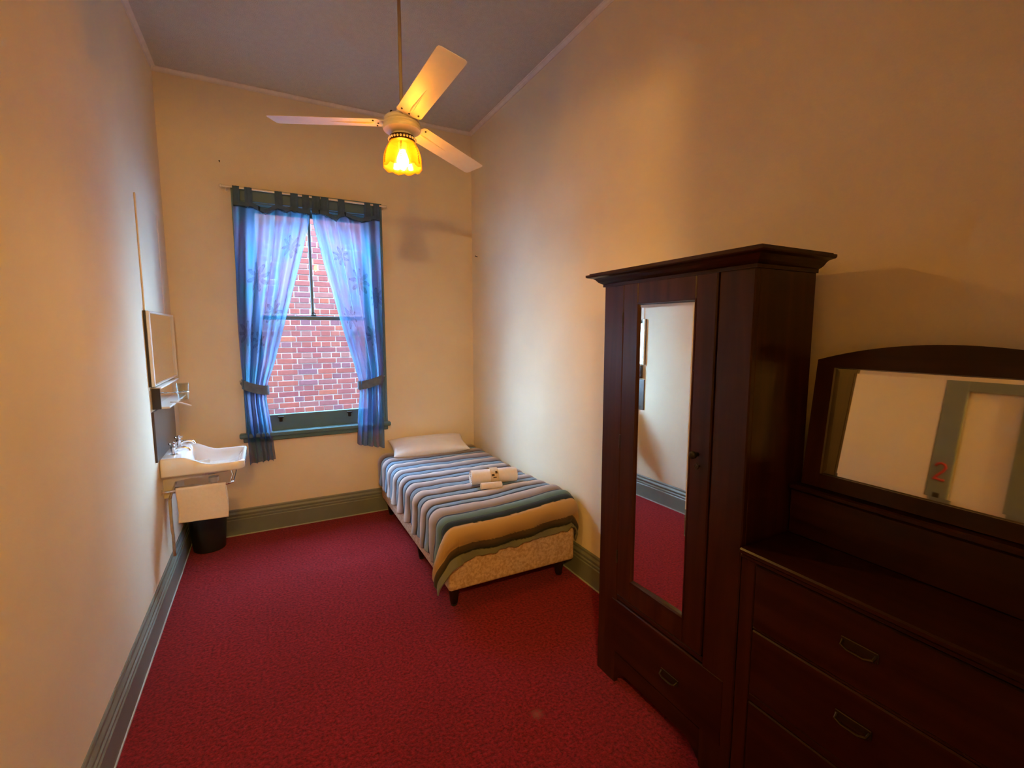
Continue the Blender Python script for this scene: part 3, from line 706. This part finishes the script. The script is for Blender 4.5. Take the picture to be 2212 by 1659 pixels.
# ================================================================== CURTAINS
YC = 4.172
rod = thing('curtain_rod', (.97, YC, 2.69), 'thin white curtain rod fixed above the window', 'curtain rod')
RZ0, RZ1 = 2.702, 2.692
def rodz(x): return RZ0+(RZ1-RZ0)*(x-.378)/(1.57-.378)
bm = bmesh.new(); tube(bm, [(.372, YC, rodz(.372)), (1.575, YC, rodz(1.575))], .008, 12); obj('bar', bm, 'white_enamel', rod, smooth=True, angle=40)
for x in (.405, 1.556):
    bm = bmesh.new(); tube(bm, [(x, YC, rodz(x)-.012), (x, D-.006, rodz(x)-.012)], .005, 8); tube(bm, [(x, D-.006, rodz(x)-.012), (x, D, rodz(x)-.012)], .014, 12); obj('bracket', bm, 'white_enamel', rod, smooth=True, angle=40)
for x in (.372, 1.575):
    bm = bmesh.new(); bmesh.ops.create_uvsphere(bm, u_segments=12, v_segments=8, radius=.012, matrix=Matrix.Translation((x, YC, rodz(x)))); obj('finial', bm, 'white_enamel', rod, smooth=True)

def vary(c, p):
    n1_ = mnoise.noise(Vector((p[0]*5, p[1]*2.2, 3))); n2_ = mnoise.noise(Vector((p[0]*11+7, p[1]*5, 9)))
    a = [(.12, .29, .58), (.28, .29, .54), (.06, .38, .54), (.10, .24, .50)]
    w1 = sm(-.4, .5, n1_); w2 = sm(-.1, .5, n2_)
    base = [a[0][k]*(1-w1)+a[1][k]*w1 for k in range(3)]
    return [base[k]*(1-.6*w2)+a[2][k]*.6*w2 for k in range(3)]
def flower_mask(x, z, flowers):
    m_ = 0
    for fx, fz, R, npet, ph in flowers:
        dx, dz = x-fx, z-fz; r = math.hypot(dx, dz)
        if r < R:
            th = math.atan2(dz, dx)+ph; pet = abs(math.cos(npet*th/2))
            edge_ = R*(.25+.75*pet**1.5)
            if r < edge_: m_ = max(m_, .55 if r < edge_-.010 else 1.0)
    return m_
def curtain(name, inner, outer, header, tabs, left, flowers, label):
    cu = thing(name, ((inner[0][1]+outer[0][1])/2, YC, .6), label, 'curtain', 'tab-top curtains at the window')
    ztop = 2.585; zbot_i, zbot_o = inner[-1][0], outer[-1][0]
    inn = sorted((-z, x) for z, x in inner); out = sorted((-z, x) for z, x in outer)
    NUc, NVc = 150, 240; bm = bmesh.new(); vv = []; cc = {}
    tie = 1.205
    for j in range(NVc+1):
        row = []
        for i in range(NUc+1):
            u = i/NUc; v = j/NVc
            zb = zbot_o+(zbot_i-zbot_o)*(1-u)   # u: 0 inner edge, 1 outer edge
            # header sags between the tabs
            xi, xo = smoothed(inn, -2.55), smoothed(out, -2.55)
            xt = xi+(xo-xi)*u
            zt = interp(header, xt)
            z = zt+(zb-zt)*v
            zi = -z
            xi, xo = smoothed(inn, zi), smoothed(out, zi)
            # folds gather towards the inner side near the tie
            x = xi+(xo-xi)*u
            nar = 1-sm(0, .42, abs(z-tie))          # 1 at the tie
            amp = .016+.014*sm(2.6, 1.6, z)-.012*nar
            ph = 6.5*2*PI*u*(1-.25*u)+.8*math.sin(3*u+v*2)
            y = YC+amp*math.sin(ph)+.006*math.sin(ph*2.3+1)+.004*mnoise.noise(Vector((u*9, v*12, 2)))
            x += .25*amp*math.cos(ph)*(1 if .03 < u < .97 else 0)
            y -= .012*nar
            y = min(y, D-.032)
            row.append(bm.verts.new((x, y, z)))
            # print is laid out on the flat cloth (width .95 m)
            fu = u*.62; c = vary(None, (fu*1.6+(0 if left else 4), z)); m_ = flower_mask(fu, z, flowers)
            if m_: c = [k*(1-.50*m_) for k in c]
            if zt-z < .035: c = [.06, .11, .17]
            cc[(j, i)] = c
        vv.append(row)
    cl = bm.loops.layers.float_color.new('Col')
    for j in range(NVc):
        for i in range(NUc):
            f = bm.faces.new((vv[j][i], vv[j][i+1], vv[j+1][i+1], vv[j+1][i]))
            for lp, key in zip(f.loops, ((j, i), (j, i+1), (j+1, i+1), (j+1, i))): lp[cl] = (*cc[key], 1)
    obj('fabric', bm, 'curtain_fabric', cu, smooth=True)
    for x, wd_ in tabs:
        zr = rodz(x); zh = interp(header, x)-.028
        bm = bmesh.new(); loops = []
        path = [(YC-.012, zh), (YC-.013, zh+.03), (YC-.013, zr-.004), (YC-.009, zr+.007), (YC, zr+.011), (YC+.009, zr+.007), (YC+.013, zr-.004), (YC+.013, zh+.03), (YC+.012, zh)]
        for y, z in path: loops.append([(x-wd_/2+wd_*k/6, y+.0025*math.sin(k*2.1+x*50), z) for k in range(7)])
        loft(bm, loops, closed=False); obj('tab', bm, 'curtain_band', cu, smooth=True)
    # dark stitched header hem
    xs = [min(inner[0][1], outer[0][1])+abs(outer[0][1]-inner[0][1])*k/40 for k in range(41)]
    bm = bmesh.new(); loft(bm, [[(x, YC-.020-.004*math.sin(x*90), interp(header, x)), (x, YC-.021-.004*math.sin(x*90), interp(header, x)-.030)] for x in xs], closed=False); obj('header_hem', bm, 'curtain_band', cu, smooth=True)
    # tie-back band
    za = 1.195; xi, xo = smoothed(inn, -za), smoothed(out, -za); hook = .418 if left else 1.520
    xm, hw = (xi+xo)/2, abs(xo-xi)/2+.012
    bm = bmesh.new(); loops = []
    nb = 40
    for k in range(nb+1):
        a = 2*PI*k/nb; cx_, sy_ = math.cos(a), math.sin(a)
        x = xm+hw*cx_; y = YC-.006+.034*sy_
        side = (x-xi)/(xo-xi); zc = za-.020+.05*max(0, side)**1.5
        loops.append([(x, y, zc-.040), (x, y-.005*(1 if sy_ < 0 else -1), zc-.012+.004*math.sin(a*7)), (x, y-.003*(1 if sy_ < 0 else -1), zc+.014), (x, y, zc+.034)])
    loft(bm, loops, closed=False); tie_ = obj('tie_back', bm, 'tie_fabric', cu, smooth=True)
    bm = bmesh.new(); tube(bm, [(xo+(hook-xo)*f+(0), YC-.004+.01*f, 1.212+.022*f) for f in (-.5, 0, .5, 1)], [.014, .012, .008, .006], 8); obj('tie_tail', bm, 'tie_fabric', tie_, smooth=True)
    return cu
inL = [(2.62, .975), (2.507, .965), (2.279, .911), (2.059, .850), (1.692, .749), (1.362, .656), (1.22, .604), (1.107, .590), (.956, .606), (.60, .632)]
ouL = [(2.62, .444), (2.579, .444), (2.174, .436), (1.689, .425), (1.334, .430), (1.208, .436), (.971, .440), (.585, .449)]
hdL = [(.40, 2.600), (.444, 2.598), (.57, 2.598), (.62, 2.575), (.66, 2.560), (.70, 2.585), (.744, 2.608), (.775, 2.600), (.80, 2.588), (.83, 2.602), (.874, 2.600), (.905, 2.592), (.94, 2.592), (.98, 2.590), (1.1, 2.58)]
curtain('curtain', inL, ouL, hdL, ((.468, .045), (.548, .050), (.752, .052), (.862, .054), (.945, .050)), True,
        [(.40, 2.05, .115, 8, .3), (.18, 1.78, .10, 8, .1), (.32, 1.55, .09, 8, .5), (.50, 1.62, .10, 8, 0), (.12, 2.3, .09, 8, .2)], 'sheer blue tab-top curtain tied back beside the wash basin')
inR = [(2.62, .985), (2.503, .992), (2.181, 1.062), (1.96, 1.117), (1.733, 1.170), (1.421, 1.251), (1.22, 1.300), (1.1, 1.306), (.899, 1.286), (.655, 1.272)]
ouR = [(2.62, 1.519), (2.538, 1.519), (1.896, 1.512), (1.293, 1.506), (1.171, 1.496), (.88, 1.499), (.60, 1.498)]
hdR = [(0.950, 2.602), (0.985, 2.601), (1.077, 2.598), (1.120, 2.582), (1.164, 2.559), (1.205, 2.595), (1.238, 2.606), (1.290, 2.588), (1.365, 2.571), (1.420, 2.587), (1.460, 2.601), (1.519, 2.599), (1.600, 2.598)]
curtain('curtain', inR, ouR, hdR, ((1.022, .060), (1.085, .060), (1.212, .052), (1.420, .050), (1.492, .050)), False,
        [(.36, 2.05, .115, 8, .2), (.56, 1.92, .09, 8, .0), (.20, 2.25, .08, 8, .4), (.16, 1.75, .10, 8, .3), (.45, 1.6, .09, 8, .2)], 'sheer blue tab-top curtain tied back beside the head of the bed')

# ================================================================== WASH BASIN CORNER
bas = thing('wash_basin', (.2, 3.65, .70), 'white porcelain wall basin with two chrome taps beneath the small mirror', 'basin')
YN, YFR, XF = 3.415, 3.885, .447
def zr(x): return .866-.062*sm(.10, .27, x)+.004*sm(.38, .447, x)
def rr_loop(x0, x1, y0, y1, r, n=8):
    arcs = [[(cx_+q*math.cos(a0+PI/2*k/n), cy_+q*math.sin(a0+PI/2*k/n)) for k in range(n+1)]
            for cx_, cy_, a0, q in ((x1-r, y0+r, -PI/2, r), (x1-r, y1-r, 0, r), (x0+.012, y1-.012, PI/2, .012), (x0+.012, y0+.012, PI, .012))]
    out = []   # extra points along the sides so that the rim can dip
    for c0_, c1_ in zip(arcs, arcs[1:]+arcs[:1]):
        a, b_ = c0_[-1], c1_[0]
        out += c0_+[(a[0]+(b_[0]-a[0])*k/14, a[1]+(b_[1]-a[1])*k/14) for k in range(1, 14)]
    return out
bm = bmesh.new()
spec = [((.06, XF-.16, YN+.15, YFR-.15, .04), lambda x: .700), ((.03, XF-.09, YN+.07, YFR-.07, .05), lambda x: .735), ((.002, XF-.006, YN+.004, YFR-.004, .045), lambda x: .750), ((.002, XF, YN, YFR, .045), lambda x: .760),
        ((.002, XF, YN, YFR, .045), lambda x: zr(x)-.010), ((.004, XF-.004, YN+.004, YFR-.004, .042), lambda x: zr(x)-.002), ((.010, XF-.012, YN+.012, YFR-.012, .036), zr),
        ((.105, XF-.022, YN+.022, YFR-.022, .036), lambda x: zr(x)-.004), ((.118, XF-.034, YN+.034, YFR-.034, .036), lambda x: zr(x)-.025), ((.130, XF-.055, YN+.055, YFR-.055, .05), lambda x: .755), ((.150, XF-.085, YN+.09, YFR-.09, .06), lambda x: .722), ((.20, XF-.15, YN+.18, YFR-.18, .03), lambda x: .712)]
loft(bm, [[(x, y, f(x)) for x, y in rr_loop(*rc)] for rc, f in spec], True, True, True)
obj('basin', bm, 'porcelain', bas, smooth=True, angle=60)
for y in (3.535, 3.745):
    tp = bmesh.new(); zb = .858
    lathe(tp, .060, y, [(.022, zb), (.022, zb+.006), (.013, zb+.012), (.013, zb+.040), (.017, zb+.046), (.017, zb+.058), (.009, zb+.064)], 18)
    tube(tp, [(.060, y, zb+.036), (.085, y, zb+.044), (.115, y, zb+.046), (.138, y, zb+.038), (.145, y, zb+.022)], [.010, .010, .009, .009, .009], 12)
    t_ = obj('tap', tp, 'chrome', bas, smooth=True, angle=40)
    h_ = bmesh.new(); lathe(h_, .060, y, [(.007, zb+.062), (.010, zb+.070), (.010, zb+.082), (.004, zb+.087)], 14)
    for k in range(4):
        a = PI/4+k*PI/2; tube(h_, [(.060, y, zb+.076), (.060+.020*math.cos(a), y+.020*math.sin(a), zb+.076), (.060+.026*math.cos(a), y+.026*math.sin(a), zb+.076)], [.004, .004, .007], 8)
    obj('tap_handle', h_, 'chrome', t_, smooth=True, angle=40)
bm = bmesh.new(); tube(bm, [(.25, 3.65, .665), (.25, 3.65, .60), (.245, 3.65, .575), (.225, 3.65, .56), (.195, 3.65, .565), (.18, 3.65, .585), (.165, 3.65, .60), (.14, 3.65, .605), (.0, 3.65, .60)], .020, 14); lathe(bm, .25, 3.65, [(.03, .662), (.03, .63), (.022, .626)], 18)
obj('waste_trap', bm, 'dull_pipe', bas, smooth=True, angle=40)
for y in (3.50, 3.80):
    bm = bmesh.new(); loft(bm, [[(x, y-.010, z0_), (x, y+.010, z0_), (x, y+.010, z1_), (x, y-.010, z1_)] for x, z0_, z1_ in ((.0, .60, .752), (.02, .60, .752), (.06, .70, .75), (.22, .725, .748))], True, True, True); obj('bracket', bm, 'shelf_white', bas)
bm = bmesh.new(); tube(bm, [(.030, 3.47, .60), (.030, 3.47, .40), (.030, 3.49, .36), (.026, 3.50, .22)], .009, 10); tube(bm, [(.030, 3.47, .60), (.05, 3.50, .66), (.06, 3.535, .76)], .007, 8); obj('supply_pipe', bm, 'dull_pipe', bas, smooth=True)
# towel rail looping under the basin front
ZR = .662
bm = bmesh.new()
tube(bm, [(0, YN+.012, ZR-.004), (.30, YN+.012, ZR)]+[(.33+.045*math.sin(a), YN+.057-.045*math.cos(a), ZR+.002) for a in [PI/2*i/6 for i in range(1, 7)]]+[(.375, YFR-.06, ZR)]+[(.33+.045*math.cos(a), YFR-.06+.045*math.sin(a), ZR) for a in [PI/2*i/6 for i in range(1, 7)]]+[(0, YFR-.015, ZR)], .006, 10)
tube(bm, [(0, YN+.012, ZR-.004), (.006, YN+.012, ZR-.004)], .018, 12)
tube(bm, [(.360, YN+.035, ZR+.004), (.375, YN+.045, ZR+.05), (.36, YN+.06, ZR+.10)], .005, 8)
obj('towel_rail', bm, 'chrome', bas, smooth=True, angle=40)
# hand towel over the rail
TX0, TX1 = .074, .338
def tw(u, v):
    x = TX0+(TX1-TX0)*u; L0 = .205; tot = L0+.15+.03; d = v*tot
    if d < L0: y, z = YN+.002-.006*(1-d/L0), ZR-L0+d
    elif d < L0+.03: a = (d-L0)/.03*PI; y, z = YN+.012-.0105*math.cos(a), ZR+.0105*math.sin(a)
    else: y, z = YN+.024, ZR-(d-L0-.03)
    return (x+.004*math.sin(v*9), y+.004*math.sin(u*9+v*3)*abs(math.sin(v*PI)), z-(.006*u if d < L0 else 0))
o = obj('hand_towel', grid(tw, 40, 60), 'towel', smooth=True, label='white hand towel hung over the rail under the basin', category='towel')
md = o.modifiers.new('thick', 'SOLIDIFY'); md.thickness = .005; md.offset = 0
bm = bmesh.new(); bmesh.ops.create_uvsphere(bm, u_segments=16, v_segments=8, radius=1, matrix=Matrix.Translation((.050, 3.64, .874)) @ Matrix.Diagonal((.022, .034, .011, 1)))
obj('soap', bm, 'soap_red', smooth=True, label='dark red oval soap between the basin taps', category='soap')
# bin
bm = bmesh.new(); lathe(bm, .152, 4.075, [(.095, 0), (.105, .004), (.126, .268), (.132, .272), (.132, .284), (.124, .284), (.120, .270), (.100, .012)], 40)
obj('waste_bin', bm, 'black_plastic', smooth=True, angle=35, label='black round waste bin on the carpet below the basin', category='bin')
# splashback
obj('splashback', B(0, .012, 3.335, 4.00, .866, 1.165, bev=.002), 'dark_tile', label='dark brown splashback panel on the wall behind the basin', category='splashback')
# mirror above the basin
mi = thing('wall_mirror', (0, 3.75, 1.31), 'rectangular white-framed mirror on the left wall above the basin shelf', 'mirror')
my0, my1, mz0, mz1 = 3.335, 4.14, 1.312, 1.750
obj('backing', B(0, .012, my0, my1, mz0, mz1), 'dark_plastic', mi)
for q in ((my0, my0+.030, mz0, mz1), (my1-.012, my1, mz0, mz1), (my0+.03, my1-.012, mz0, mz0+.008), (my0+.03, my1-.012, mz1-.012, mz1)): obj('frame_rail', B(.012, .028, *q, bev=.003), 'shelf_white', mi)
obj('mirror_glass', B(.012, .018, my0+.028, my1-.010, mz0+.006, mz1-.010), 'mirror', mi)
# pipe boxing panel above the mirror
pn = empty('trim_8', (0, 3.7, 1.752), kind='structure', label='tall painted boxing panel with edge strips above the basin mirror')
obj('board', B(0, .004, 3.375, 3.985, 1.752, 2.40), 'wall_paint', pn)
for a in (3.360, 3.955): obj('edge_strip', B(0, .008, a, a+.030, 1.752, 2.40, bev=.003), 'wall_paint', pn)
# shelf under the mirror with tumbler
sf = thing('basin_shelf', (0, 3.72, 1.165), 'narrow white shelf with dark end between mirror and splashback', 'shelf')
obj('shelf_board', B(0, .085, 3.37, 4.02, 1.178, 1.190, bev=.002), 'shelf_white', sf); obj('shelf_board', B(0, .050, 3.37, 4.02, 1.296, 1.306, bev=.002), 'shelf_white', sf)
obj('back_plate', B(0, .006, 3.37, 4.02, 1.19, 1.296), 'chrome', sf); obj('end_panel', B(.004, .045, 3.362, 3.370, 1.178, 1.300, bev=.001), 'dark_plastic', sf)
bm = bmesh.new(); tube(bm, [(.085, 3.62+.034*math.cos(t), 1.245) if False else (.118+.034*math.sin(t), 3.64+.034*math.cos(t), 1.245) for t in [2*PI*i/24 for i in range(25)]], .003, 6); tube(bm, [(.006, 3.64, 1.245), (.084, 3.64, 1.245)], .004, 8)
obj('tumbler_ring', bm, 'chrome', sf, smooth=True)
bm = bmesh.new(); lathe(bm, .118, 3.64, [(.026, 1.192), (.029, 1.190), (.0325, 1.245), (.037, 1.302), (.0352, 1.302), (.0305, 1.245), (.026, 1.199)], 28); obj('glass_tumbler', bm, 'tumbler_glass', smooth=True, angle=40, label='clear glass tumbler held in the ring of the basin shelf', category='glass')
bm = bmesh.new(); tube(bm, [(.06, 3.56, 1.194), (.10, 3.55, 1.190), (.150, 3.55, 1.172), (.168, 3.55, 1.166)], [.004, .005, .005, .004], 8); obj('toothbrush', bm, 'shelf_white', smooth=True, label='pale toothbrush lying across the basin shelf edge', category='toothbrush')

# nails left in the walls
for x, y, z, wl in ((W, 4.115, 2.325, 'right'), (.371, D, 2.888, 'back')):
    bm = bmesh.new()
    if wl == 'right': tube(bm, [(x, y, z), (x-.022, y, z+.006), (x-.024, y, z+.006)], [.003, .003, .006], 8); lb = 'small bent nail in the wall above the bed'
    else: tube(bm, [(x, y, z), (x, y-.015, z+.004), (x, y-.017, z+.004)], [.0025, .0025, .005], 8); lb = 'small nail in the back wall above the curtain rod end'
    obj('nail', bm, 'iron', smooth=True, label=lb, category='nail')
